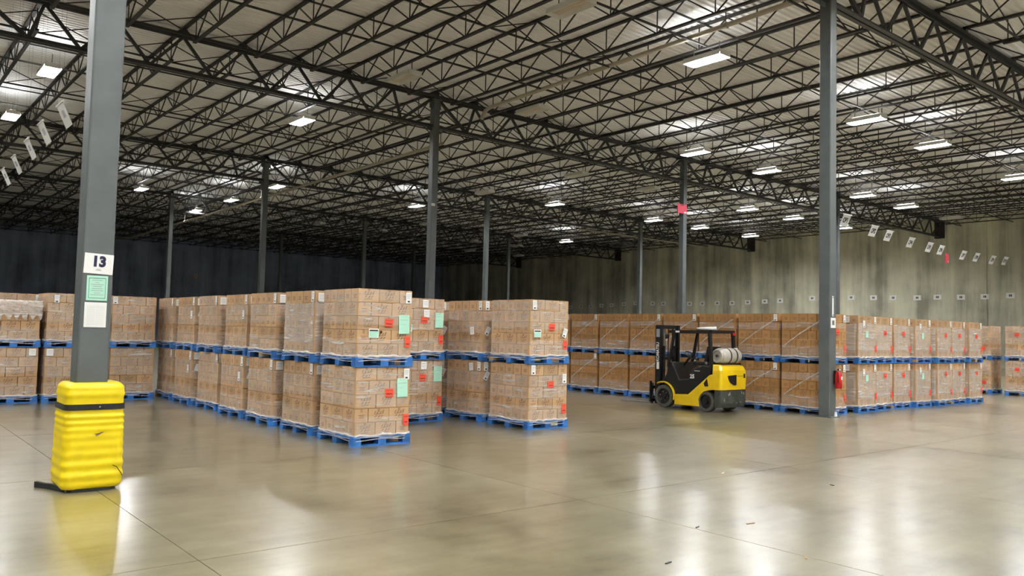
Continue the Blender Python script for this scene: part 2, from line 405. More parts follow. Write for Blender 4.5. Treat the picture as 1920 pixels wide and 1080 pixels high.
# ------------------------------------------------------------------ columns
colnames = {
    (0, 0): 'grey steel column in the yellow bumper, with the number 13 sign',
    (1, 0): 'grey steel column with a fire extinguisher, right foreground',
    (1, 1): 'grey steel column behind the front carton stacks, a small white tag halfway up',
    (2, 1): 'grey steel column with a red sheet taped high up',
    (1, 2): 'dark steel column with a lit lamp just right of its top, left of centre',
    (1, 3): 'slim pale-edged steel column nearest the numbered column, at left',
    (2, 2): 'black-sided steel column next right of the small-tag column',
    (3, 2): 'slim steel column left of the one with the red sheet',
    (3, 3): 'thinnest pale steel column right of the black-sided column',
    (2, 3): 'very dark steel column against the rear wall, left of the small-tag column',
    (2, 4): 'faint dark steel column against the rear wall, right of the column with the lamp',
    (3, 4): 'faint far steel column just left of the small-tag column',
    (3, 1): 'steel column hidden behind the fire extinguisher column',
}
def column(i, j, wd):
    lab = colnames.get((i, j))
    c = thing('steel_column', lab, 'column', (U0 + i * BU, V0 + j * BV, 0))
    h = wd / 2
    bevel(ob('shaft', MB().use('column').box(-h, -h, .0, h, h, TOP - .18).mesh('shaft'), c), .025, 3)
    ob('base_plate', MB().use('column').box(-h - .06, -h - .06, 0, h + .06, h + .06, .02).mesh('base_plate'), c)
    b = MB().use('column').box(-h - .05, -h - .05, TOP - .18, h + .05, h + .05, TOP - .15)
    b.box(-h, -.02, TOP - .5, -h - .12, .02, TOP - .15).box(h, -.02, TOP - .5, h + .12, .02, TOP - .15)
    ob('cap_plate', b.mesh('cap_plate'), c)
    for s in (-1, 1): ob('stabiliser_plate', MB().use('column').box(s * h, -.015, BOT - .12, s * (h + .22), .015, BOT + .14).mesh('stabiliser_plate'), c)
    return c
for (i, j) in colnames: column(i, j, .31 if (i, j) == (0, 0) else .28)

# ------------------------------------------------------------------ lamps
LU = [4.79, 13.6, 19.1, 28.7, 34.3, 43.8, 49.1, 55.6]
LV = [14.35, 22.1, 29.6, 37.3, 44.6, 51.8, 58.6, 66.0, 73.5]
ZL = 9.9
hm = MB().use('white_metal')
hm.box(-.24, -.64, ZL + .03, .24, .64, ZL + .07)
hm.prism([(-.24, ZL + .04), (-.27, ZL - .085), (-.255, ZL - .085), (-.225, ZL + .04)], 1, -.64, .64)
hm.prism([(.24, ZL + .04), (.27, ZL - .085), (.255, ZL - .085), (.225, ZL + .04)], 1, -.64, .64)
hm.box(-.24, -.66, ZL - .085, .24, -.64, ZL + .07).box(-.24, .64, ZL - .085, .24, .66, ZL + .07)
hm.box(-.09, -.5, ZL + .07, .09, .5, ZL + .12)
hm = hm.mesh('housing')
um = MB().use('added_uplight').box(-.20, -.58, ZL + .069, -.11, .58, ZL + .075).box(.11, -.58, ZL + .069, .20, .58, ZL + .075).mesh('added_uplight_strip')  # glowing strips added on top of the housings to light the deck
dm = MB().use('lit').box(-.215, -.61, ZL - .008, .215, .61, ZL + .02).mesh('diffuser')
tm = MB().use('tube_off').bar((0, -.59, ZL + .005), (0, .59, ZL + .005), .03, n=6).mesh('tube')
hg = MB().use('steel').bar((0, 0, ZL + .12), (0, 0, JB), .02).mesh('hanger')
ordn = ['first', 'second', 'third', 'fourth', 'fifth', 'sixth', 'seventh', 'eighth', 'ninth', 'tenth', 'eleventh', 'twelfth']
def lamp(u, v, lit, label):
    t = thing('high_bay_lamp', label, 'lamp', (u, v, 0), 0, 'lit high-bay lamps' if lit else 'unlit high-bay lamps')
    ob('housing', hm, t)
    if lit: ob('diffuser', dm, t); ob('added_uplight_strip', um, t)
    else:
        for k in range(5): ob('tube', tm, t, (-.16 + .08 * k, 0, 0))
    for s in (-.45, .45): ob('hanger', hg, t, (0, s, 0))
lit = {(0, 2), (0, 3), (1, 2), (2, 0), (3, 0), (3, 1), (4, 0), (4, 1), (4, 3), (5, 0), (5, 1), (5, 2), (5, 3), (6, 1), (6, 2), (6, 3), (6, 5), (7, 2), (7, 3),
       (3, 4), (2, 4), (2, 5), (2, 6), (1, 5)}
dim = {(1, 0), (1, 1), (2, 1), (3, 2), (4, 2), (3, 3), (6, 6), (5, 5), (5, 6), (4, 5), (7, 7), (7, 0), (7, 1), (6, 7), (3, 6), (4, 6)}
lines = ['line left of the number 13 column', 'line left of the front stack', 'line over the front stack', 'line left of the red-sheet column',
         'line right of the red-sheet column', 'third line from the right wall', 'second line from the right wall', 'line along the right wall']
for a in range(8):
    n1 = n2 = 0
    for c in range(9):
        if (a, c) in lit:
            lamp(LU[a], LV[c], True, 'lit high-bay lamp, %s nearest lit one in the %s' % (ordn[n1], lines[a])); n1 += 1
        elif (a, c) in dim:
            lamp(LU[a], LV[c], False, 'unlit high-bay lamp, %s nearest unlit one in the %s' % (ordn[n2], lines[a])); n2 += 1
# the same lamp grid goes on over and behind the viewer
nb = 0
for u in (-10.6, -1.7, 4.79, 13.6, 19.1, 28.7, 34.3, 43.8):
    for v in (6.7, -1.0, -8.7, -16.4):
        if u > 30 and v < -5: continue
        lamp(u, v, True, 'lit white high-bay lamp above the near floor, outside the picture')
for u in (-10.6, -1.7):
    for v in (14.35, 22.1, 29.6): lamp(u, v, True, 'lit white high-bay lamp left of the picture edge')

# ------------------------------------------------------------------ pipes under the roof
def pipe(label, pts, r):
    t = thing('sprinkler_pipe', label, 'pipe', pts[0])
    o0 = Vector(pts[0])
    ob('pipe_run', MB().use('pipe').tube([Vector(p) - o0 for p in pts], r, 8).mesh('pipe_run', True), t)
    L = (Vector(pts[1]) - o0)
    n = max(2, int(L.length / 4.5)); cm = MB().use('pipe').lathe([(-.05, r * 1.35), (.05, r * 1.35)], 1, (0, 0, 0), 8).mesh('coupling')
    hm_ = MB().use('steel').bar((0, 0, 0), (0, 0, DECK + .01 - pts[0][2]), .02).mesh('pipe_hanger')
    for k in range(1, n):
        p = L * (k / n)
        if abs(L.y) > abs(L.x): ob('coupling', cm, t, p)
        ob('pipe_hanger', hm_, t, p)
pipe('cream pipe under the roof running forward from an elbow right of the small-tag column', [(18.6, 8.0, 10.55), (18.6, 24.0, 10.27), (18.6, 24.25, 10.2), (18.6, 24.5, 9.92)], .075)
pipe('long pale pipe under the roof from the small-tag column to the rear wall', [(18.5, 27.0, 9.35), (18.9, 74.0, 9.05), (17.0, 76.5, 9.05)], .07)
pipe('short grey pipe under the roof beside the red-sheet column', [(42.5, 43.4, 9.6), (57.0, 43.0, 9.5)], .06)

# ------------------------------------------------------------------ carton pallet loads
LH, PH, PW, PD = .2075, .145, 1.0, 1.19      # layer height, pallet height, width (u), depth (v)
CW, CD = .95, 1.15
cx = (CW - .23) / 2
def logo(b, f):
    # printed mark: an oval over two slanting strokes and an underline; f maps (across, up) to 3-D
    def q(pts): b.add([f(p[0] * 1.5, (p[1] - .02) * 1.5 + .01) for p in pts], [tuple(range(len(pts)))])
    q([(.014 * math.cos(t * .785), .062 + .009 * math.sin(t * .785)) for t in range(8)])
    for (a, c, h0, h1) in ((-.055, -.03, .028, .052), (-.025, .0, .022, .056), (.008, .035, .03, .05), (.04, .062, .034, .06),
                           (-.05, -.02, -.012, .01), (-.012, .018, -.016, .012), (.022, .05, -.008, .012)):
        q([(a, h0), (a + .012, h0), (c + .004, h1), (c - .008, h1)])
    q([(-.05, .015), (.06, .028), (.06, .034), (-.05, .021)])
    q([(-.045, -.03), (.04, -.024), (.04, -.018), (-.045, -.024)])
def smalltext(b, f):
    for r in range(3):
        wdt = (.05, .035, .045)[r]
        b.add([f(-wdt, .02 - r * .022), f(wdt, .02 - r * .022), f(wdt, .03 - r * .022), f(-wdt, .03 - r * .022)], [(0, 1, 2, 3)])
def carton(lx, ly, card):
    g = .006
    b = MB().use(card).box(-lx / 2 + g, -ly / 2 + g, g * .5, lx / 2 - g, ly / 2 - g, LH - g * .5)
    e = .0012; X = lx / 2 - g + e; Y = ly / 2 - g + e; H = LH / 2
    b.use('print')
    if lx > ly:
        logo(b, lambda a, h: (a, -Y, H + h)); logo(b, lambda a, h: (-a, Y, H + h))
        smalltext(b, lambda a, h: (-X, a, H - .02 + h)); smalltext(b, lambda a, h: (X, a, H - .02 + h))
    else:
        logo(b, lambda a, h: (-X, -a, H + h)); logo(b, lambda a, h: (X, a, H + h))
        smalltext(b, lambda a, h: (a, -Y, H - .02 + h)); smalltext(b, lambda a, h: (a, Y, H - .02 + h))
    b.use('tape'); t = .02
    b.add([(-t, -Y, LH - .06), (t, -Y, LH - .06), (t, -Y, LH - .004), (-t, -Y, LH - .004)], [(0, 1, 2, 3)])
    return b.mesh('carton')
CM = {c: (carton(cx, CD / 5, c), carton(.23, CD / 3, c)) for c in ('carton', 'carton_b')}
# pallet pieces
pal_st = MB().use('blue')
for x in (-PW / 2 + .07, 0, PW / 2 - .07): pal_st.box(x - .06, -PD / 2, .1, x + .06, PD / 2, .122)
pal_st = pal_st.mesh('pallet')
board = MB().use('blue').box(-PW / 2, -.058, .122, PW / 2, .058, PH).mesh('deck_board')
bboard = MB().use('blue').box(-PW / 2, -.06, 0, PW / 2, .06, .02).mesh('bottom_board')
bboard2 = MB().use('blue').box(-.06, -PD / 2 + .12, 0, .06, PD / 2 - .12, .02).mesh('bottom_board')
block = MB().use('blue').box(-.068, -.068, .02, .068, .068, .1).mesh('block')
blockw = MB().use('raw_wood').box(-.068, -.068, .02, .068, .068, .1).mesh('block')
def make_pallet(parent, seed):
    r = random.Random(seed)
    p = ob('pallet', pal_st, parent)
    for k in range(7): ob('deck_board', board, p, (0, -PD / 2 + .058 + k * (PD - .116) / 6, 0))
    for x in (-PW / 2 + .07, 0, PW / 2 - .07):
        for y in (-PD / 2 + .07, 0, PD / 2 - .07): ob('block', blockw if r.random() < .06 else block, p, (x, y, 0))
    for y in (-PD / 2 + .06, 0, PD / 2 - .06): ob('bottom_board', bboard, p, (0, y, 0))
    return p
# stretch film bands
def film_band(z0, z1, seed, mname, rope=False, off=.006):
    r = random.Random(seed); b = MB().use(mname)
    hx, hy, rc = CW / 2 + off, CD / 2 + off, .03
    loop = []
    nseg = 14
    def side(a, c):
        for k in range(nseg): t = k / nseg; loop.append((a[0] + (c[0] - a[0]) * t, a[1] + (c[1] - a[1]) * t))
    side((-hx + rc, -hy), (hx - rc, -hy)); side((hx, -hy + rc), (hx, hy - rc)); side((hx - rc, hy), (-hx + rc, hy)); side((-hx, hy - rc), (-hx, -hy + rc))
    n = len(loop); rows = max(3, int((z1 - z0) / .05)); ph = [r.uniform(0, 6.28) for _ in range(8)]
    vs = []
    for i in range(rows + 1):
        t = i / rows
        for k, (x, y) in enumerate(loop):
            a = 2 * math.pi * k / n
            edge = (.014 * math.sin(3 * a + ph[0]) + .01 * math.sin(7 * a + ph[1])) if i in (0, rows) else 0
            ds = 1 + .003 * math.sin(i * 2.1 + 5 * a + ph[2]) + r.uniform(0, .003)
            vs.append((x * ds, y * ds, z0 + (z1 - z0) * t + edge))
    fs = [(i * n + k, i * n + (k + 1) % n, (i + 1) * n + (k + 1) % n, (i + 1) * n + k) for i in range(rows) for k in range(n)]
    b.add(vs, fs)
    if rope:
        b.use('film_white'); vs = []; m = 5
        for k, (x, y) in enumerate(loop):
            d = Vector((x, y)).normalized(); rr = .010 + .012 * r.random() ** 2; zc = PH + .004 + r.uniform(-.006, .022)
            for q in range(m):
                t = 2 * math.pi * q / m; vs.append((x + d.x * (.012 + rr * math.cos(t)), y + d.y * (.012 + rr * math.cos(t)), zc + rr * 1.3 * math.sin(t)))
        b.add(vs, [(k * m + q, ((k + 1) % n) * m + q, ((k + 1) % n) * m + (q + 1) % m, k * m + (q + 1) % m) for k in range(n) for q in range(m)])
        # thin stripes of film around the pallet deck
        for zc in (.118, .085):
            vs = []
            for k, (x, y) in enumerate(loop):
                s_ = (PW / 2 + .003) / hx if abs(abs(x) - hx) < .02 else 1; s2 = (PD / 2 + .003) / hy if abs(abs(y) - hy) < .02 else 1
                zz = zc + .012 * math.sin(2 * math.pi * k / n * 4 + ph[3] + zc * 50)
                vs += [(x * s_, y * s2, zz), (x * s_, y * s2, zz + .012)]
            b.add(vs, [(2 * k, 2 * ((k + 1) % n), 2 * ((k + 1) % n) + 1, 2 * k + 1) for k in range(n)])
    return b.mesh('stretch_film')
L0 = PH
FILM_LO = [film_band(L0 - .03, L0 + LH * 1.35, s, 'film', True) for s in (1, 2, 3)]
FILM_HI = [film_band(L0 + LH * (1.9 + .25 * s), L0 + LH * 4.05, 10 + s, 'film') for s in (0, 1, 2)]
FILM_MID = [film_band(L0 + LH * (3.1 + .3 * s), L0 + LH * (3.9 + .1 * s), 40 + s, 'film') for s in (0, 1)]
FILM_CAP = [film_band(L0 + LH * 4.1, L0 + LH * 4.86, 20 + s, 'film') for s in (0, 1)]
FILM_HEAVY = film_band(L0 + LH * .9, L0 + LH * 4.05, 31, 'film_heavy')
b = MB().use('film_white')
vs = []
for k in range(13):
    t = k / 12; y = .5 - t * 1.0; z = L0 + .25 + .62 * t + .03 * math.sin(3 * t)
    vs += [(-CW / 2 - .012 - .003 * (k % 2), y, z), (-CW / 2 - .012 - .004 * ((k + 1) % 2), y, z + .022 + .016 * (k % 3) / 2)]
b.add(vs, [(2 * k, 2 * k + 1, 2 * k + 3, 2 * k + 2) for k in range(12)])
FILM_DIAG = b.mesh('film_twist')
# papers (made facing -Y, in XZ, centred)
def sheet(w_, h_, mname, lines_=None, head=False):
    b = MB().use(mname).box(-w_ / 2, 0, -h_ / 2, w_ / 2, .0015, h_ / 2)
    if head: b.use('ink').box(-w_ * .42, -.001, h_ * .22, w_ * .42, 0, h_ * .38); b.use('green_paper').box(-w_ * .44, -.001, -h_ * .42, w_ * .44, 0, h_ * .2)
    for (z, x0, x1, mm, t) in (lines_ or []): b.use(mm).box(x0 * w_, -.001, z * h_ - t, x1 * w_, 0, z * h_ + t)
    return b.mesh('paper')
PAP = {
    'white': sheet(.10, .17, 'paper', [(.3, -.35, .35, 'grey_ink', .004), (.15, -.35, .35, 'grey_ink', .003), (0, -.35, .2, 'grey_ink', .003), (-.33, -.2, .2, 'ink', .012)]),
    'whitew': sheet(.13, .15, 'paper', [(.25, -.35, .35, 'grey_ink', .004), (.05, -.35, .35, 'grey_ink', .003), (-.15, -.35, .3, 'grey_ink', .003)]),
    'red': sheet(.15, .12, 'red_paper', [(.28, -.36, .36, 'ink', .002), (-.15, -.36, .36, 'ink', .006)]),
    'redt': sheet(.10, .17, 'red_paper', [(.3, -.3, .3, 'ink', .002), (-.2, -.3, .3, 'ink', .006)]),
    'green': sheet(.19, .29, 'green_paper', [(.24, -.4, .4, 'grey_ink', .003), (.4, -.3, .3, 'grey_ink', .002), (0, -.4, .2, 'grey_ink', .0015)]),
    'card': sheet(.17, .14, 'paper', None, True),
    'teal': sheet(.12, .16, 'green_paper', [(.2, -.4, .4, 'grey_ink', .003)]),
}
PN = {'white': 'paper_label', 'whitew': 'paper_label', 'red': 'red_tag', 'redt': 'red_tag', 'green': 'green_sheet', 'card': 'header_card', 'teal': 'green_sheet'}
TOPZ = PH + 5 * LH
def make_load(label, u, v, z, papers=(), films='std', card='carton', layers=5, rz=0.0, group=None, seed=0, overall=False):
    r = random.Random(seed * 13 + 5)
    t = thing('carton_pallet_load', label, 'pallet load', (u + PW / 2, v + PD / 2, z), rz, group)
    make_pallet(t, seed)
    a, c = CM[card]
    for L in range(layers):
        flip = -1 if L % 2 else 1; zz = PH + L * LH
        for col in range(2):
            x = flip * (-CW / 2 + cx * (col + .5))
            for k in range(5):
                if col == 1 and 0 < k < 4 and L < layers - 1: continue
                ob('carton', a, t, (x + r.uniform(-.003, .003), -CD / 2 + CD / 5 * (k + .5) + r.uniform(-.001, .001), zz))
        x = flip * (CW / 2 - .115)
        for k in range(3): ob('carton', c, t, (x + r.uniform(-.003, .003), -CD / 2 + CD / 3 * (k + .5), zz))
    if layers == 5:
        s = r.randrange(3)
        ob('stretch_film', FILM_LO[s], t)
        if films == 'heavy': ob('stretch_film', FILM_HEAVY, t)
        elif films != 'diag': ob('stretch_film', FILM_HI[r.randrange(3)], t)
        else: ob('stretch_film', FILM_MID[r.randrange(2)], t)
        if films == 'cap' or (films == 'std' and r.random() < .3): ob('stretch_film', FILM_CAP[r.randrange(2)], t)
        if films == 'diag': ob('film_twist', FILM_DIAG, t)
    else:
        ob('stretch_film', FILM_LO[0], t)
    for (face, pos, h, kind, tilt) in papers:
        o = ob(PN[kind], PAP[kind], t)
        if face == 'f': o.location = (pos, -CD / 2 - .014, h); o.rotation_euler = (0, tilt, 0)
        else: o.location = (-CW / 2 - .014, -pos, h); o.rotation_euler = (0, tilt, -math.pi / 2)
    return t
def Z(l): return PH + l * LH
STK = 1.184
# -- row A: the long left row, first stack at the front corner
AV = [10.74, 12.2, 13.66, 15.08, 16.58, 18.0, 19.4]
pa_top = [('f', .40, Z(4.45), 'white', 0), ('f', -.2, Z(1.75), 'card', 0), ('f', .06, Z(2.55), 'red', .03), ('f', .33, Z(2.45), 'green', -.03), ('f', .40, Z(1.15), 'redt', 0)]
pa_low = [('f', .40, Z(4.45), 'white', 0), ('f', .33, Z(3.45), 'green', -.03), ('f', .10, Z(3.1), 'red', 0), ('f', .41, Z(1.05), 'redt', 0)]
for k, v in enumerate(AV):
    for tier in (0, 1):
        if k == 0:
            lab = 'wrapped carton pallet load at the front corner of the left row, %s of its stack' % ('top' if tier else 'bottom')
            pp = pa_top if tier else pa_low
        else:
            lab = 'wrapped carton pallet load, %s stack back in the long left row, %s tier' % (ordn[k], 'upper' if tier else 'lower')
            pp = [('l', .52, Z(4.5), 'white', 0), ('f', -.36, Z(4.45), 'whitew', 0)]
            if k in (3, 5): pp += [('f', -.33, Z(3.2), 'whitew', .3), ('l', .40, Z(3.1), 'white', 0)]
        fl = 'heavy' if (k == 1 and tier) else ('cap' if k in (0, 4) else 'std')
        make_load(lab, 5.93 + (rnd.uniform(-.03, .03) if k else 0), v + (rnd.uniform(-.03, .03) if k else 0), tier * STK, pp, fl, 'carton', 5, math.radians(rnd.uniform(-1, 1)), 'pallet loads of the left row', 10 + k * 2 + tier)
# -- stack set back behind the front corner
for tier in (0, 1):
    make_load('wrapped carton pallet load just right of and behind the front corner stack, %s tier' % ('upper' if tier else 'lower'), 8.12, 13.0, tier * STK,
              [('f', .02, Z(4.5), 'whitew', 0), ('f', .0, Z(3.0 if tier else 3.4), 'red', 0), ('f', .35, Z(3.0 if tier else 3.7), 'green', 0), ('f', .40, Z(1.2), 'redt', 0)] + ([('f', -.36, Z(2.2), 'card', 0), ('f', .05, Z(3.6), 'whitew', 0)] if tier else []),
              'cap', 'carton', 5, math.radians(.8), 'pallet loads of the set-back stack', 60 + tier)
# -- row B: the two stacks in the middle
for k, v in enumerate((11.05, 12.48, 13.95)):
    for tier in (0, 1):
        lab = ['wrapped carton pallet load at the front of the middle row, %s tier', 'wrapped carton pallet load second from the front of the middle row, %s tier', 'half-hidden carton pallet load third from the front of the middle row, %s tier'][k] % ('upper' if tier else 'lower')
        if k == 0:
            pp = [('f', -.38, Z(4.5), 'white', 0), ('f', .05, Z(2.6 if tier else 3.2), 'red', 0), ('f', .39, Z(1.0), 'redt', 0)] + \
                 ([('f', -.30, Z(2.0), 'card', 0), ('f', .38, Z(2.1), 'white', .35)] if tier else [('f', .39, Z(3.7), 'white', 0)])
        else:
            pp = [('l', .50, Z(4.5), 'white', 0), ('f', -.38, Z(4.5), 'white', 0), ('f', -.36, Z(2.1 if tier else 3.6), 'white', .5), ('l', .25, Z(2.1 if tier else 4.4), 'whitew', -.1)]
        make_load(lab, 9.62, v, tier * STK, pp, 'std', 'carton', 5, math.radians((-.6, .9, 0)[k]), 'pallet loads of the middle row', 70 + k * 2 + tier)
# -- row E: the big right-hand block, side row running back, and the front row running right
EV = [9.77 + 1.223 * k for k in range(8)]
for k, v in enumerate(EV):
    for tier in (0, 1):
        if k == 0: continue
        lab = 'brown carton pallet load behind the forklift, %s stack from the extinguisher column, %s tier' % (ordn[k], 'upper' if tier else 'lower')
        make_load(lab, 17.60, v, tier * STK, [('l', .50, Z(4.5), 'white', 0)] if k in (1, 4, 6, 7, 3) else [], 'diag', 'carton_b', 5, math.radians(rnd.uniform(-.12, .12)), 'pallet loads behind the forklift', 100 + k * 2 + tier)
EU = [(17.62, 9.77), (19.04, 9.72), (20.065, 9.80), (21.085, 9.80), (22.15, 9.72), (23.27, 9.62), (24.30, 9.66), (25.36, 9.60)]
for k, (u, v) in enumerate(EU):
    for tier in (0, 1):
        if k == 0:
            # its twin faces also close the side row
            lab = 'carton pallet load half hidden by the extinguisher column, %s tier' % ('upper' if tier else 'lower')
        else:
            lab = 'carton pallet load right of the extinguisher column, %s along the row, %s tier' % (ordn[k - 1] if k < 7 else 'last', 'upper' if tier else 'lower')
        h = 3.0 if tier else 3.5
        pp = [('f', .40, Z(1.1), 'redt', 0), ('f', .36, Z(4.5), 'white', 0)]
        if k in (0, 2, 3, 5, 6, 7): pp.append(('f', .05, Z(h), 'red', 0))
        if k in (1, 4): pp.append(('f', -.05, Z(h - .2), 'teal', 0)); pp.append(('f', -.2, Z(4.0), 'white', 0))
        if k in (1, 3, 4, 5): pp.append(('l', .3, Z(4.5), 'whitew', 0))
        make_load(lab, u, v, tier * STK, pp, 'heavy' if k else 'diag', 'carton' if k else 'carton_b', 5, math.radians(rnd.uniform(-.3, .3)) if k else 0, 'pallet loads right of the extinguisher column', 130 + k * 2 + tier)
# -- row D: loads across the far left end, facing the viewer
for k, (u, v, low, upl) in enumerate(((2.34, 19.86, 5, 4), (3.40, 19.80, 5, 5), (4.72, 19.90, 5, 5))):
    where = ['at the left picture edge', 'just left of the number 13 column', 'just right of the number 13 column'][k]
    make_load('wrapped carton pallet load %s, lower tier' % where, u, v, 0, [('f', .36 if k == 0 else -.38, Z(4.5), 'whitew', 0)] if k < 2 else [], 'cap', 'carton', 5, 0, 'pallet loads across the left end', 160 + k)
    make_load('carton pallet load %s, upper tier%s' % (where, ', draped in loose film' if k == 0 else ''), u, v, STK, [('f', -.3, Z(4.4), 'white', 0), ('f', .1, Z(3.0), 'whitew', .2)] if k == 1 else ([('f', -.42, Z(4.5), 'white', 0)] if k == 2 else []),
              'cap', 'carton', upl, 0, 'pallet loads across the left end', 165 + k)
for k, u in enumerate((1.86, 2.80)):
    for tier in (0, 1):
        make_load('carton pallet load behind the loosely wrapped one at the left edge, %s stack, %s tier' % (('left', 'right')[k], 'upper' if tier else 'lower'), u - .30 + .16 * k, 21.15, tier * STK,
              [('f', .3, Z(4.5), 'white', 0)], 'std', 'carton', 5, 0, 'pallet loads behind the left edge', 170 + k * 2 + tier)
# loose crumpled film draped over the short load
r = random.Random(3); b = MB().use('film_white'); nx, ny = 30, 16; vs = []
for i in range(ny + 1):
    for k in range(nx + 1):
        x = -.50 + 1.0 * k / nx; t = i / ny
        prof = [(.2, 4.04), (0, 4.06), (-.3, 4.0), (-.57, 4.0), (-.62, 3.7), (-.63, 3.2), (-.63, 2.6)]
        q = t * 6; a = min(int(q), 5); f = q - a
        y = prof[a][0] * (1 - f) + prof[a + 1][0] * f; z = prof[a][1] * (1 - f) + prof[a + 1][1] * f
        end = 1 if i == ny else 0
        vs.append((x + r.uniform(-.01, .01), y - r.uniform(0, .035), Z(z) + r.uniform(0, .03) - end * .12 * math.sin(k * .7) ** 2))
b.add(vs, [(i * (nx + 1) + k, i * (nx + 1) + k + 1, (i + 1) * (nx + 1) + k + 1, (i + 1) * (nx + 1) + k) for i in range(ny) for k in range(nx)])
for o in bpy.data.objects:
    if o.get('label', '').endswith('draped in loose film'): ob('loose_film', b.mesh('loose_film'), o)
# -- row F: far right, behind the block
for k, v in enumerate((11.0, 9.4)):
    for tier in (0, 1):
        make_load('carton pallet load beyond the right-hand row, %s, %s tier' % (('next to it', 'at the right picture edge')[k], 'upper' if tier else 'lower'), 30.9, v, tier * STK,
              [('l', -.2, Z(3.6), 'red', 0), ('l', .35, Z(1.2), 'red', 0)], 'cap', 'carton', 5, 0, 'pallet loads at the far right', 190 + k * 2 + tier)

# ------------------------------------------------------------------ yellow column bumper
g = thing('column_bumper', 'yellow ribbed plastic bumper strapped around the number 13 column', 'column bumper', (2.115, 9.61, 0))
def sq_ring(hw, rc, z, n=8):
    pts = []
    for qx, qy, a0 in ((1, 1, 0), (-1, 1, 90), (-1, -1, 180), (1, -1, 270)):
        for k in range(n + 1):
            a = math.radians(a0 + 90 * k / n); pts.append(((hw - rc) * qx + rc * math.cos(a), (hw - rc) * qy + rc * math.sin(a), z))
    return pts
rings = []
prof = []
zz = .03
while zz <= 1.13:
    t = zz / 1.13
    base = .302 - .018 * t
    rib = (.0036 + .002 * math.sin(zz * 9)) * math.sin((zz - .03) * 2 * math.pi / (.098 + .012 * math.sin(zz * 5))) if not (.80 < zz < .94) else -.006
    if zz > 1.06: base -= .05 * ((zz - 1.06) / .07) ** 2; rib *= .3
    if zz < .12: base -= .03 * ((.12 - zz) / .09) ** 2
    prof.append((base + rib, zz)); zz += .0135
b = MB().use('yellow_guard'); vs = []
for hw, z_ in prof: vs += sq_ring(hw, .085, z_)
hw, z_ = prof[-1]; vs += sq_ring(.20, .03, z_ + .004); vs += sq_ring(.195, .03, .9)
n = 36; R_ = len(vs) // n
b.add(vs, [(i * n + k, i * n + (k + 1) % n, (i + 1) * n + (k + 1) % n, (i + 1) * n + k) for i in range(R_ - 1) for k in range(n)])
ob('shell', b.mesh('shell', True), g)
b = MB().use('black_matte'); vs = sq_ring(.289, .085, .845) + sq_ring(.287, .085, .905)
vs = [(p[0] * 1.004, p[1] * 1.004, p[2]) for p in vs]
b.add(vs, [(k, (k + 1) % n, n + (k + 1) % n, n + k) for k in range(n)])
st_ = ob('strap', b.mesh('strap'), g)
so = st_.modifiers.new('thick', 'SOLIDIFY'); so.thickness = .006; so.offset = 1
ob('rivet', MB().use('chrome').lathe([(0, .008), (.006, .006)], 1, (.03, -.300, .875), 10).mesh('rivet'), g)
b = MB().use('black_matte')
path = [(.22, -.255, .03), (.0, -.275, .026), (-.18, -.25, .03), (-.25, -.15, .036), (-.31, .02, .034), (-.37, .14, .032), (-.43, .24, .034)]
hts = (.02, .025, .03, .05, .055, .05, .06); vs = []
for i, p in enumerate(path):
    d = (Vector(path[min(i + 1, 6)]) - Vector(path[max(i - 1, 0)])); nrm = Vector((-d.y, d.x, 0)).normalized() * .02
    for s_, t_ in ((-1, 0), (1, 0), (1, 1), (-1, 1)): vs.append((p[0] + nrm.x * s_, p[1] + nrm.y * s_, .004 + hts[i] * t_))
b.add(vs, [(4 * i + a_, 4 * i + (a_ + 1) % 4, 4 * i + 4 + (a_ + 1) % 4, 4 * i + 4 + a_) for i in range(6) for a_ in range(4)] + [(0, 1, 2, 3), (24, 25, 26, 27)])
o = ob('strap_tail', b.mesh('strap_tail'), g)
b = MB().use('raw_wood')
def fr(x, z): return (x, -.300, z)
b.add([fr(-.02, .60), fr(.05, .60), fr(.09, .615), fr(.05, .612), fr(.03, .585), fr(.01, .57), fr(.0, .59)], [tuple(range(7))])
b.use('ink').add([(p[0], -.3015, p[2]) for p in (fr(0, .602), fr(.02, .598), fr(.04, .603), fr(.02, .59))], [(0, 1, 2, 3)])
o = ob('worn_emblem', b.mesh('worn_emblem'), g); so = o.modifiers.new('thick', 'SOLIDIFY'); so.thickness = .006
ob('crack', MB().use('black_matte').tube([(.18, -.302, .26), (.22, -.302, .24), (.26, -.298, .18), (.285, -.275, .14)], .004, 5).mesh('crack'), g)

# signs on the numbered column (all face -Y)
def sign_on(name, label, cat, loc, w_, h_, mname, rx=0):
    t = thing(name, label, cat, loc)
    ob('panel', MB().use(mname).box(-w_ / 2, 0, -h_ / 2, w_ / 2, .004, h_ / 2).mesh('panel'), t)
    return t
yf = 9.61 - .155 - .006
t = sign_on('number_sign', 'white sign with a dark navy number 13 on the column', 'sign', (2.095, yf, 2.385), .285, .215, 'paper')
ob('lettering', text_mesh('13', .15, 'navy', .008, .95), t, (.0, -.002, .02)); ob('fine_print', text_mesh('n°', .02, 'grey_ink') if False else MB().use('grey_ink').box(-.02, -.0015, -.062, .02, -.0005, -.056).box(-.03, -.0015, -.073, .03, -.0005, -.068).mesh('fine_print'), t)
t.rotation_euler = (0, math.radians(2), 0)
t = sign_on('notice_sheet', 'mint green notice sheet with a ruled border under the number 13 sign', 'notice', (2.09, yf, 2.125), .205, .265, 'green_paper')
b = MB().use('ink')
for x0, z0, x1, z1 in ((-.082, -.108, .082, -.104), (-.082, .104, .082, .108), (-.082, -.108, -.079, .108), (.079, -.108, .082, .108)): b.box(x0, -.0015, z0, x1, -.0005, z1)
ob('border', b.mesh('border'), t)
b = MB().use('grey_ink')
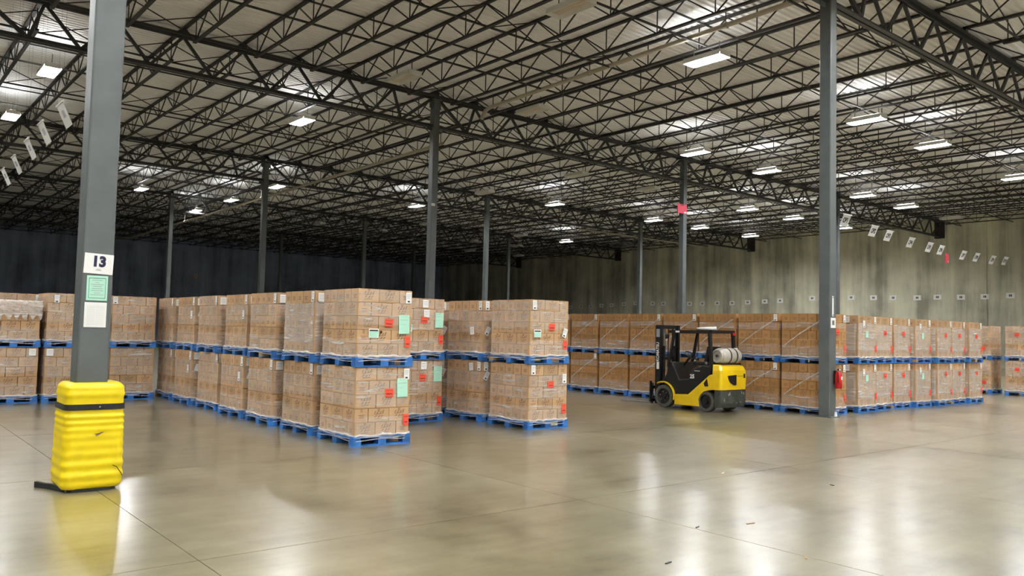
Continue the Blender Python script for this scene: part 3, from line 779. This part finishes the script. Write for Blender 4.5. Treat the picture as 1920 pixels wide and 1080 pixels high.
for z_, hw in ((.08, .05), (.055, .02), (.035, .062), (.015, .045), (-.008, .05), (-.03, .058), (-.055, .03), (-.075, .065)): b.box(-hw, -.0015, z_, hw, -.0005, z_ + .006)
ob('typed_lines', b.mesh('typed_lines'), t)
t = sign_on('paper_sheet', 'white ruled paper sheet in a sleeve, lowest on the numbered column', 'paper', (2.085, yf, 1.84), .215, .265, 'paper')
b = MB().use('grey_ink')
for k in range(14): b.box(-.085, -.0012, .09 - k * .015, -.005, -.0005, .0912 - k * .015).box(.005, -.0012, .09 - k * .015, .085, -.0005, .0912 - k * .015)
ob('typed_lines', b.mesh('typed_lines'), t)
# sign and strip on the extinguisher column
yf2 = 9.61 - .14 - .006
t = sign_on('column_sign', 'small white sign with a dark printed block on the extinguisher column', 'sign', (17.385, yf2, 2.14), .21, .23, 'paper')
b = MB().use('ink')
for x0, z0, x1, z1 in ((-.045, -.05, -.012, .055), (.0, .02, .045, .055), (.0, -.05, .045, -.02), (.022, -.05, .045, .055), (-.045, -.01, .045, .01)): b.box(x0, -.0015, z0, x1, -.0005, z1)
ob('printed_block', b.mesh('printed_block'), t)
t = sign_on('hanging_strip', 'narrow white strip hanging above the sign on the extinguisher column', 'strip', (17.37, yf2, 2.52), .07, .46, 'white_metal')
for s in (-1, 1): ob('screw', MB().use('ink').lathe([(-.006, .012), (0, .012)], 1, (0, 0, s * .2), 8).mesh('screw'), t)
# fire extinguisher
t = thing('fire_extinguisher', 'red fire extinguisher hung on the right-hand column', 'fire extinguisher', (17.44, yf2 - .10, .66))
ob('cylinder', MB().use('red').lathe([(0, .06), (.015, .075), (.30, .075), (.36, .055), (.385, .03), (.40, .03)], 2, (0, 0, 0), 20).mesh('cylinder', True), t)
b = MB().use('black'); b.box(-.02, -.02, .40, .02, .02, .44); ob('valve', b.mesh('valve'), t)
b = MB().use('chrome'); b.bar((0, 0, .43), (.11, -.04, .40), .02, .008); b.bar((0, 0, .445), (.10, -.04, .47), .02, .008); ob('handle', b.mesh('handle'), t)
b = MB().use('black_matte'); b.tube([(-.02, 0, .42), (-.07, -.03, .40), (-.095, -.04, .3), (-.09, -.04, .12)], .012, 7); ob('hose', b.mesh('hose', True), t)
ob('pressure_gauge', MB().use('white_metal').lathe([(-.035, .018), (-.02, .018)], 1, (0, 0, .42), 10).mesh('pressure_gauge'), t)
ob('label_plate', MB().use('paper').box(-.03, -.0775, .2, .03, -.0745, .27).mesh('label_plate'), t)
ob('bracket', MB().use('black').box(-.03, .06, .1, .03, .10, .4).mesh('bracket'), t)
# white post protector at the foot of the column
tag(ob('corner_protector', MB().use('paper').prism([(17.44, 0), (17.52, 0), (17.50, .12), (17.46, .13)], 1, yf2 - .03, yf2 + .002).mesh('corner_protector'), None), 'small white plastic scrap standing at the foot of the extinguisher column', 'scrap')
# red sheet and little tag on the far columns
t = sign_on('red_sheet', 'red plastic sheet taped high on a far column under a lamp', 'sheet', (U0 + 2 * BU - .26, V0 + BV - .155, 8.17), .74, .48, 'pink_sheet')
ob('white_corner_mark', MB().use('paper').box(.16, -.003, -.20, .30, -.001, -.14).mesh('white_corner_mark'), t)
ob('handle_slot', MB().use('ink').box(-.16, -.003, .17, .14, -.001, .21).mesh('handle_slot'), t)
t = sign_on('column_tag', 'tiny white tag halfway up the column behind the front carton stacks', 'tag', (17.33, V0 + BV - .147, 6.58), .16, .10, 'paper')
ob('typed_lines', MB().use('grey_ink').box(-.05, -.002, -.01, .05, -.001, .01).mesh('typed_lines'), t)
t = sign_on('wall_tag', 'small orange square high on the dark rear wall', 'tag', (29.95, VW - .07, 7.05), .30, .36, 'orange')
ob('dark_mark', MB().use('ink').box(-.05, -.003, -.07, .03, -.001, .07).mesh('dark_mark'), t)

# ------------------------------------------------------------------ wall signs along the right wall (face -X)
wsv = [21.05, 22.69, 24.29, 25.93, 27.4, 29.22, 30.77, 32.61, 36.01, 39.02, 40.54, 42.29, 43.93, 45.57, 47.26, 48.76, 51.97, 53.34, 55.61, 57.22, 58.96, 60.44, 62.04, 63.52, 65.21]
wsz = [5.11, 5.06, 5.05, 5.08, 5.06, 5.09, 5.12, 5.17, 5.16, 5.0, 4.95, 4.9, 4.85, 4.85, 4.84, 4.83, 4.89, 4.91, 4.96, 4.9, 4.8, 4.76, 4.66, 4.67, 4.62]
pm = MB().use('paper').box(-.02, -.28, -.19, 0, .28, .19).mesh('panel')
mm_ = MB().use('ink').box(-.023, -.09, -.08, -.021, -.01, .08).box(-.023, .02, -.08, -.021, .09, .08).mesh('number_mark')
for k, (v, z) in enumerate(zip(wsv, wsz)):
    wh = 'from the right picture edge' if k < 13 else 'from the far left end'
    idx = k if k < 13 else len(wsv) - 1 - k
    nm = ordn[idx] if idx < 12 else 'thirteenth'
    t = thing('wall_number_sign', 'small white number sign on the right-hand wall, %s %s' % (nm, wh), 'sign', (UW - .0, v * (UW / 62.7), 1.77 + (z - 1.77) * UW / 62.7), 0, 'number signs along the right wall')
    ob('panel', pm, t); ob('number_mark', mm_, t)
# ------------------------------------------------------------------ hanging lane signs
opx = [(30.3, 15.9), (34.0, 16.6), (36.0, 16.9), (39.1, 17.3), (41.6, 17.5), (43.2, 17.6), (46.5, 17.8), (48.0, 17.7), (50.0, 17.6), (51.0, 17.3)]
pan = MB().use('sheet_paper').box(-.29, 0, -.48, .29, .006, 0).mesh('panel'); hem = MB().use('sheet_paper').box(-.33, -.012, -.015, .33, .018, .02).mesh('hem')
for k, (u, v) in enumerate(opx):
    nm = 'OP%d' % (k + 1)
    t = thing('hanging_lane_sign', 'white hanging sheet lettered %s, %s of the ten from the extinguisher column' % (nm, ordn[k]), 'sign', (u, v, 6.68), 0, 'hanging lane signs at right')
    ob('hem', hem, t)
    p = ob('panel', pan, t); p.rotation_euler = (math.radians(24), 0, 0)
    ob('lettering', text_mesh(nm, .28, 'ink', .012, .75), p, (0, -.002, -.24))
    for s in (-1, 1): ob('hanging_wire', MB().use('steel').bar((s * .25, 0, .0), (s * .25, 0, DECK + .01 - 6.68), .003).mesh('hanging_wire'), t)
lsv = [(3.2, 18.4), (3.2, 20.5), (3.27, 22.7), (3.36, 25.3), (3.43, 27.7)]
for k, (u, v) in enumerate(lsv):
    t = thing('hanging_lane_sign', 'pale hanging sheet under the roof left of the number 13 column, %s nearest' % ordn[k], 'sign', (u, v, 6.17), -math.pi / 2, 'hanging lane signs at left')
    ob('hem', hem, t)
    p = ob('panel', pan, t); p.rotation_euler = (math.radians(24), 0, 0)
    ob('faint_mark', MB().use('grey_ink').box(-.1, -.003, -.28, .1, -.001, -.14).mesh('faint_mark'), p)
    for s in (-1, 1): ob('hanging_wire', MB().use('steel').bar((s * .25, 0, .0), (s * .25, 0, DECK + .01 - 6.17), .003).mesh('hanging_wire'), t)
t = thing('red_hanging_sign', 'small red sign hanging below the white lane signs at right', 'sign', (45.97, 18.5, 6.05))
b = MB().use('pink_sheet').prism([(-.2, 0), (.2, 0), (.2, .42), (.12, .5), (-.12, .5), (-.2, .42)], 1, 0, .03); ob('panel', b.mesh('panel'), t)
ob('white_corner_mark', MB().use('paper').box(.08, -.004, .04, .16, -.002, .12).mesh('white_corner_mark'), t)
ob('hanging_wire', MB().use('steel').bar((0, .01, .5), (0, .01, DECK + .01 - 6.05), .01).mesh('hanging_wire'), t)

# ------------------------------------------------------------------ forklift
fk = thing('forklift', 'yellow and black forklift with a gas bottle parked beside the brown pallet row', 'forklift', (16.165, 12.3, 0))
def fo(name, b, parent=fk, smooth=False): return ob(name, b.mesh(name, smooth), parent)
ypoly = [(.30, .10), (-.43, .11), (-.41, .28), (-.47, .39), (-.56, .465), (-.68, .50), (-.82, .53), (-.79, .88), (-.72, .86), (-.11, .37), (.28, .35)]
for s in (-1, 1):
    a, c = sorted((s * .515, s * .40))
    p = bevel(fo('side_panel', MB().use('yellow').prism(ypoly, 0, a, c)), .012)
    x = s * .518
    ob('vent', MB().use('black').prism([(-.57, .66), (-.66, .78), (-.70, .60), (-.60, .59)], 0, x - .004, x + .004).mesh('vent'), p)
    # front fender
    pts = [(.95 - .0, .46)]
    arc = [(.66 + .36 * math.cos(math.radians(a_)), .28 + .36 * math.sin(math.radians(a_))) for a_ in range(60, 201, 12)]
    arc2 = [(.66 + .335 * math.cos(math.radians(a_)), .28 + .335 * math.sin(math.radians(a_))) for a_ in range(60, 201, 12)]
    for q in range(len(arc) - 1):
        pass
    bb = MB().use('yellow'); a, c = sorted((s * .52, s * .34)); vs = []
    for (p1, p2) in zip(arc, arc2):
        vs += [(a, *p1), (c, *p1), (c, *p2), (a, *p2)]
    fs = []
    for q in range(len(arc) - 1):
        o_ = q * 4
        for e_ in range(4): fs.append((o_ + e_, o_ + (e_ + 1) % 4, o_ + 4 + (e_ + 1) % 4, o_ + 4 + e_))
    fs += [(0, 1, 2, 3), tuple(len(vs) - 4 + q for q in range(4))]
    bb.add(vs, fs); fo('fender', bb)
bpoly = [(.33, .33), (-.11, .36), (-.71, .84), (-.77, 1.05), (-.50, 1.08), (-.20, .98), (-.10, .74), (.18, .70), (.34, .98), (.42, 1.12), (.50, 1.12), (.60, .80), (.72, .66), (.56, .60), (.42, .50)]
bevel(fo('body', MB().use('black').prism(bpoly, 0, -.47, .47)), .02)
fo('chassis', MB().use('black').box(-.40, -.85, .12, .40, .75, .40))
# counterweight, rounded in plan and tapered towards the top
def cw_ring(hx, yb, yfr, rc, z):
    pts = []
    for (ccx, ccy, a0) in ((hx - rc, yb + rc, 270), (hx - .02, yfr - .02, 0), (-hx + .02, yfr - .02, 90), (-hx + rc, yb + rc, 180)):
        rr = rc if ccy < -.9 else .02
        for k in range(6):
            a_ = math.radians(a0 + 90 * k / 5); pts.append((ccx + rr * math.cos(a_), ccy + rr * math.sin(a_), z))
    return pts
def loft(b, rings_, close=True):
    n_ = len(rings_[0]); vs = [p for r_ in rings_ for p in r_]
    fs = [(i * n_ + k, i * n_ + (k + 1) % n_, (i + 1) * n_ + (k + 1) % n_, (i + 1) * n_ + k) for i in range(len(rings_) - 1) for k in range(n_)]
    fs += [tuple(reversed(range(n_))), tuple((len(rings_) - 1) * n_ + k for k in range(n_))]
    b.add(vs, fs); return b
cwt = fo('counterweight', loft(MB().use('yellow'), [cw_ring(.515, -1.04, -.80, .07, .53), cw_ring(.515, -1.06, -.80, .08, .80), cw_ring(.505, -1.05, -.80, .08, .98), cw_ring(.47, -1.0, -.78, .08, 1.08), cw_ring(.44, -.96, -.76, .08, 1.11)]))
ob('rear_grille', MB().use('black').prism([(-.27, .86), (.07, .88), (.07, .64), (-.04, .64), (-.17, .70), (-.24, .78)], 1, -1.066, -1.055).mesh('rear_grille'), cwt)
ob('tow_pin_slot', MB().use('black').prism([(.36, .80), (.42, .80), (.42, .90), (.36, .90)], 1, -1.066, -1.045).mesh('tow_pin_slot'), cwt)
ob('seam', MB().use('black').box(.12, -1.064, .845, .34, -1.055, .853).mesh('seam'), cwt)
cwl = fo('counterweight_base', loft(MB().use('scuffed'), [cw_ring(.50, -1.02, -.86, .07, .12), cw_ring(.51, -1.05, -.86, .08, .22), cw_ring(.51, -1.05, -.86, .08, .52)]))
b = MB().use('grey_metal')
for x, z, w_, h_ in ((-.22, .42, .016, .05), (-.17, .44, .03, .07), (.30, .46, .012, .05), (.38, .44, .02, .05), (-.38, .3, .012, .06), (.25, .24, .05, .012), (.1, .22, .04, .01)): b.box(x - w_ / 2, -1.056, z - h_ / 2, x + w_ / 2, -1.05, z + h_ / 2)
ob('scrape_mark', b.mesh('scrape_mark'), cwl)
# wheels
def wheel(x, y, rad, wd, s, rimr):
    o = ob('wheel', MB().use('rubber').lathe([(-wd / 2 + .05, rimr), (-wd / 2, rimr * 1.03), (-wd / 2, rad * .94), (-wd / 2 + .015, rad), (wd / 2 - .015, rad), (wd / 2, rad * .94), (wd / 2, rimr * 1.03), (wd / 2 - .05, rimr)], 0, (0, 0, 0), 28).mesh('wheel', False), fk, (x, y, rad))
    h = ob('hub', MB().use('black').lathe([(s * (wd / 2 - .06), rimr), (s * (wd / 2 - .012), rimr), (s * (wd / 2 - .012), rimr * .9), (s * (wd / 2 - .04), rimr * .82), (s * (wd / 2 - .04), .06), (s * (wd / 2 - .01), .05)], 0, (0, 0, 0), 24).mesh('hub', False), o)
    return o
for s in (-1, 1):
    o = wheel(s * .42, .64, .275, .18, s, .19)
    for k in range(6):
        a_ = math.radians(60 * k + 15)
        ob('wheel_nut', MB().use('chrome').lathe([(s * .048, .017), (s * .072, .015)], 0, (0, .11 * math.cos(a_), .11 * math.sin(a_)), 6).mesh('wheel_nut'), o)
    wheel(s * .41, -.60, .24, .16, s, .165)
# mast
mast = fo('mast', MB().use('black').box(-.36, .98, 1.93, .36, 1.10, 2.02).box(-.36, 1.0, .30, .36, 1.08, .40).box(-.33, 1.0, 1.15, .33, 1.05, 1.22))
for s in (-1, 1):
    a, c = sorted((s * .38, s * .31)); ch = ob('mast_rail', MB().use('black').box(a, .95, .06, c, 1.11, 2.02).mesh('mast_rail'), mast)
    a, c = sorted((s * .30, s * .24)); ob('inner_rail', MB().use('black').box(a, .99, .08, c, 1.10, 1.98).mesh('inner_rail'), mast)
    ob('lift_cylinder', MB().use('black').bar((s * .2, .98, .1), (s * .2, .98, 1.5), .07, n=10).mesh('lift_cylinder'), mast)
    ob('cylinder_rod', MB().use('chrome').bar((s * .2, .98, 1.5), (s * .2, .98, 1.93), .04, n=8).mesh('cylinder_rod'), mast)
ob('chain', MB().use('steel').box(-.08, 1.06, .5, -.05, 1.075, 1.93).box(.05, 1.06, .5, .08, 1.075, 1.93).mesh('chain'), mast)
tk = ob('lettering', text_mesh('KOMATSU', .12, 'paper', .003, .85), mast)
tk.matrix_basis = Matrix.Translation((-.383, 1.03, 1.35)) @ Matrix(((0, 1, 0, 0), (0, 0, 1, 0), (1, 0, 0, 0), (0, 0, 0, 1)))
ob('decal', MB().use('grey_ink').box(-.3815, .975, 1.72, -.38, 1.085, 1.92).mesh('decal'), mast)
ob('decal', MB().use('paper').box(-.3815, .985, .92, -.38, 1.065, 1.10).mesh('decal'), mast)
mast.location = (0, -.09, 0)
# carriage and forks
car = fo('carriage', MB().use('black').box(-.48, 1.12, .10, .48, 1.17, .18).box(-.48, 1.12, .42, .48, 1.17, .50))
for x in (-.46, -.15, .15, .46): ob('carriage_bar', MB().use('black').box(x - .025, 1.13, .1, x + .025, 1.165, .62).mesh('carriage_bar'), car)
for s in (-1, 1):
    f_ = fo('fork', MB().use('fork_steel').prism([(1.17, .04), (1.17, .56), (1.21, .56), (1.21, .085), (2.15, .06), (2.20, .045), (2.15, .04)], 0, s * .30 - .05, s * .30 + .05))
car.location = (0, -.06, 0)
# overhead guard
gd = fo('overhead_guard', MB().use('black').bar((-.46, .52, 1.86), (-.46, -.70, 1.88), .06, .07).bar((.46, .52, 1.86), (.46, -.70, 1.88), .06, .07).bar((-.46, .52, 1.86), (.46, .52, 1.86), .07).bar((-.46, -.70, 1.88), (.46, -.70, 1.88), .07))
for k in range(6): ob('guard_bar', MB().use('black').bar((-.33 + k * .132, .5, 1.875), (-.33 + k * .132, -.68, 1.885), .03, .045).mesh('guard_bar'), gd)
for s in (-1, 1):
    ob('front_pillar', MB().use('black').bar((s * .46, .36, 1.85), (s * .46, .54, 1.0), .05, .06).mesh('front_pillar'), gd)
    ob('rear_pillar', MB().use('black').bar((s * .46, -.68, 1.87), (s * .45, -.74, 1.0), .085, .06, ref=(0, 1, 0)).mesh('rear_pillar'), gd)
ob('warning_sticker', MB().use('paper').box(-.4925, .18, 1.845, -.491, .30, 1.885).mesh('warning_sticker'), gd)
ob('tail_lamp', MB().use('red').box(.36, -.76, 1.80, .46, -.735, 1.86).mesh('tail_lamp'), gd)
ob('reflector', MB().use('paper').box(.42, -.79, 1.42, .50, -.775, 1.50).mesh('reflector'), gd)
ob('work_lamp', MB().use('black').lathe([(0, .05), (.06, .06)], 1, (-.46, .55, 1.74), 12).mesh('work_lamp'), gd)
# cab fittings
seat = bevel(fo('seat', MB().use('black').box(-.24, -.52, 1.06, .24, -.02, 1.16)), .03)
ob('seat_back', MB().use('black').prism([(-.42, 1.12), (-.34, 1.12), (-.44, 1.52), (-.52, 1.52)], 0, -.22, .22).mesh('seat_back'), seat)
fo('steering_column', MB().use('black').bar((-.05, .40, 1.0), (-.05, .18, 1.28), .06, n=8))
ring = [(-.05 + .16 * math.cos(t * math.pi / 10), .17 + .13 * math.sin(t * math.pi / 10), 1.29 + .09 * math.sin(t * math.pi / 10)) for t in range(21)]
fo('steering_wheel', MB().use('black').tube(ring, .014, 6))
for k in range(3): fo('hydraulic_lever', MB().use('black').bar((.12 + .06 * k, .35, 1.1), (.12 + .06 * k, .28, 1.32), .014, n=6))
tk = fo('model_number', MB().use('paper').box(-.4715, -.24, .80, -.4705, -.16, .805)); ob_ = text_mesh('25', .13, 'paper', .006)
tk.data = ob_; tk.matrix_basis = Matrix.Translation((-.474, -.20, .80)) @ Matrix(((0, 1, 0, 0), (-1, 0, 0, 0), (0, 0, 1, 0), (0, 0, 0, 1)))
fo('grab_strip', MB().use('grey_metal').box(-.474, -.42, .93, -.4705, -.26, .95))
# gas bottle across the back
tkb = fo('gas_bottle', MB().use('grey_metal').lathe([(-.34, .06), (-.34, .115), (-.40, .125), (-.40, .15), (-.36, .155), (-.33, .175), (-.28, .19), (.30, .19), (.38, .16), (.42, .09)], 0, (.05, -.80, 1.31), 24), smooth=False)
ob('valve', MB().use('chrome').lathe([(-.40, .03), (-.34, .04)], 0, (.05, -.80, 1.31), 10).mesh('valve'), tkb)
for x in (-.02, .22): ob('bottle_strap', MB().use('black').lathe([(-.02, .195), (.02, .195)], 0, (x, -.80, 1.31), 24).mesh('bottle_strap'), tkb)
fo('bottle_cradle', MB().use('black').box(-.3, -.92, 1.10, .45, -.68, 1.14))
fo('mirror', MB().use('chrome').lathe([(-.01, .035), (.01, .03)], 0, (-.49, -.62, 1.14), 12))
t = thing('paper_roll', 'white roll of paper lying on the forklift roof', 'roll', (16.2, 12.05, 1.905))
b = MB().use('paper').lathe([(-.26, .018), (.20, .05), (.21, .05), (.21, .036)], 0, (0, 0, .052), 14); b2 = ob('rolled_sheet', b.mesh('rolled_sheet', True), t, rz=math.radians(-35))
# ------------------------------------------------------------------ litter on the floor
for k, (u, v, L_, a_, mn, lab) in enumerate([(8.9, 6.35, .13, .4, 'wood_bit', 'pale wood splinter on the open floor, nearest the pallets'), (9.35, 5.1, .06, 1.2, 'black', 'dark scrap on the floor at right'),
        (6.2, 4.7, .07, .3, 'black', 'dark scrap on the floor near the picture centre'), (6.75, 4.5, .10, -.2, 'raw_wood', 'brown splinter on the floor beside the dark scrap'), (5.05, 4.1, .08, .1, 'black', 'dark fleck on the floor close to the viewer'), (6.1, 3.55, .09, .6, 'raw_wood', 'brown splinter on the floor, lowest in the picture')]):
    tag(ob('floor_scrap', MB().use(mn).prism([(-L_ / 2, -.008), (L_ / 2, -.004), (L_ / 2, .006), (0, .012), (-L_ / 2, .006)], 2, 0, .008).mesh('floor_scrap'), None, (u, v, 0.0), a_), lab, 'scrap', 'scraps on the floor')
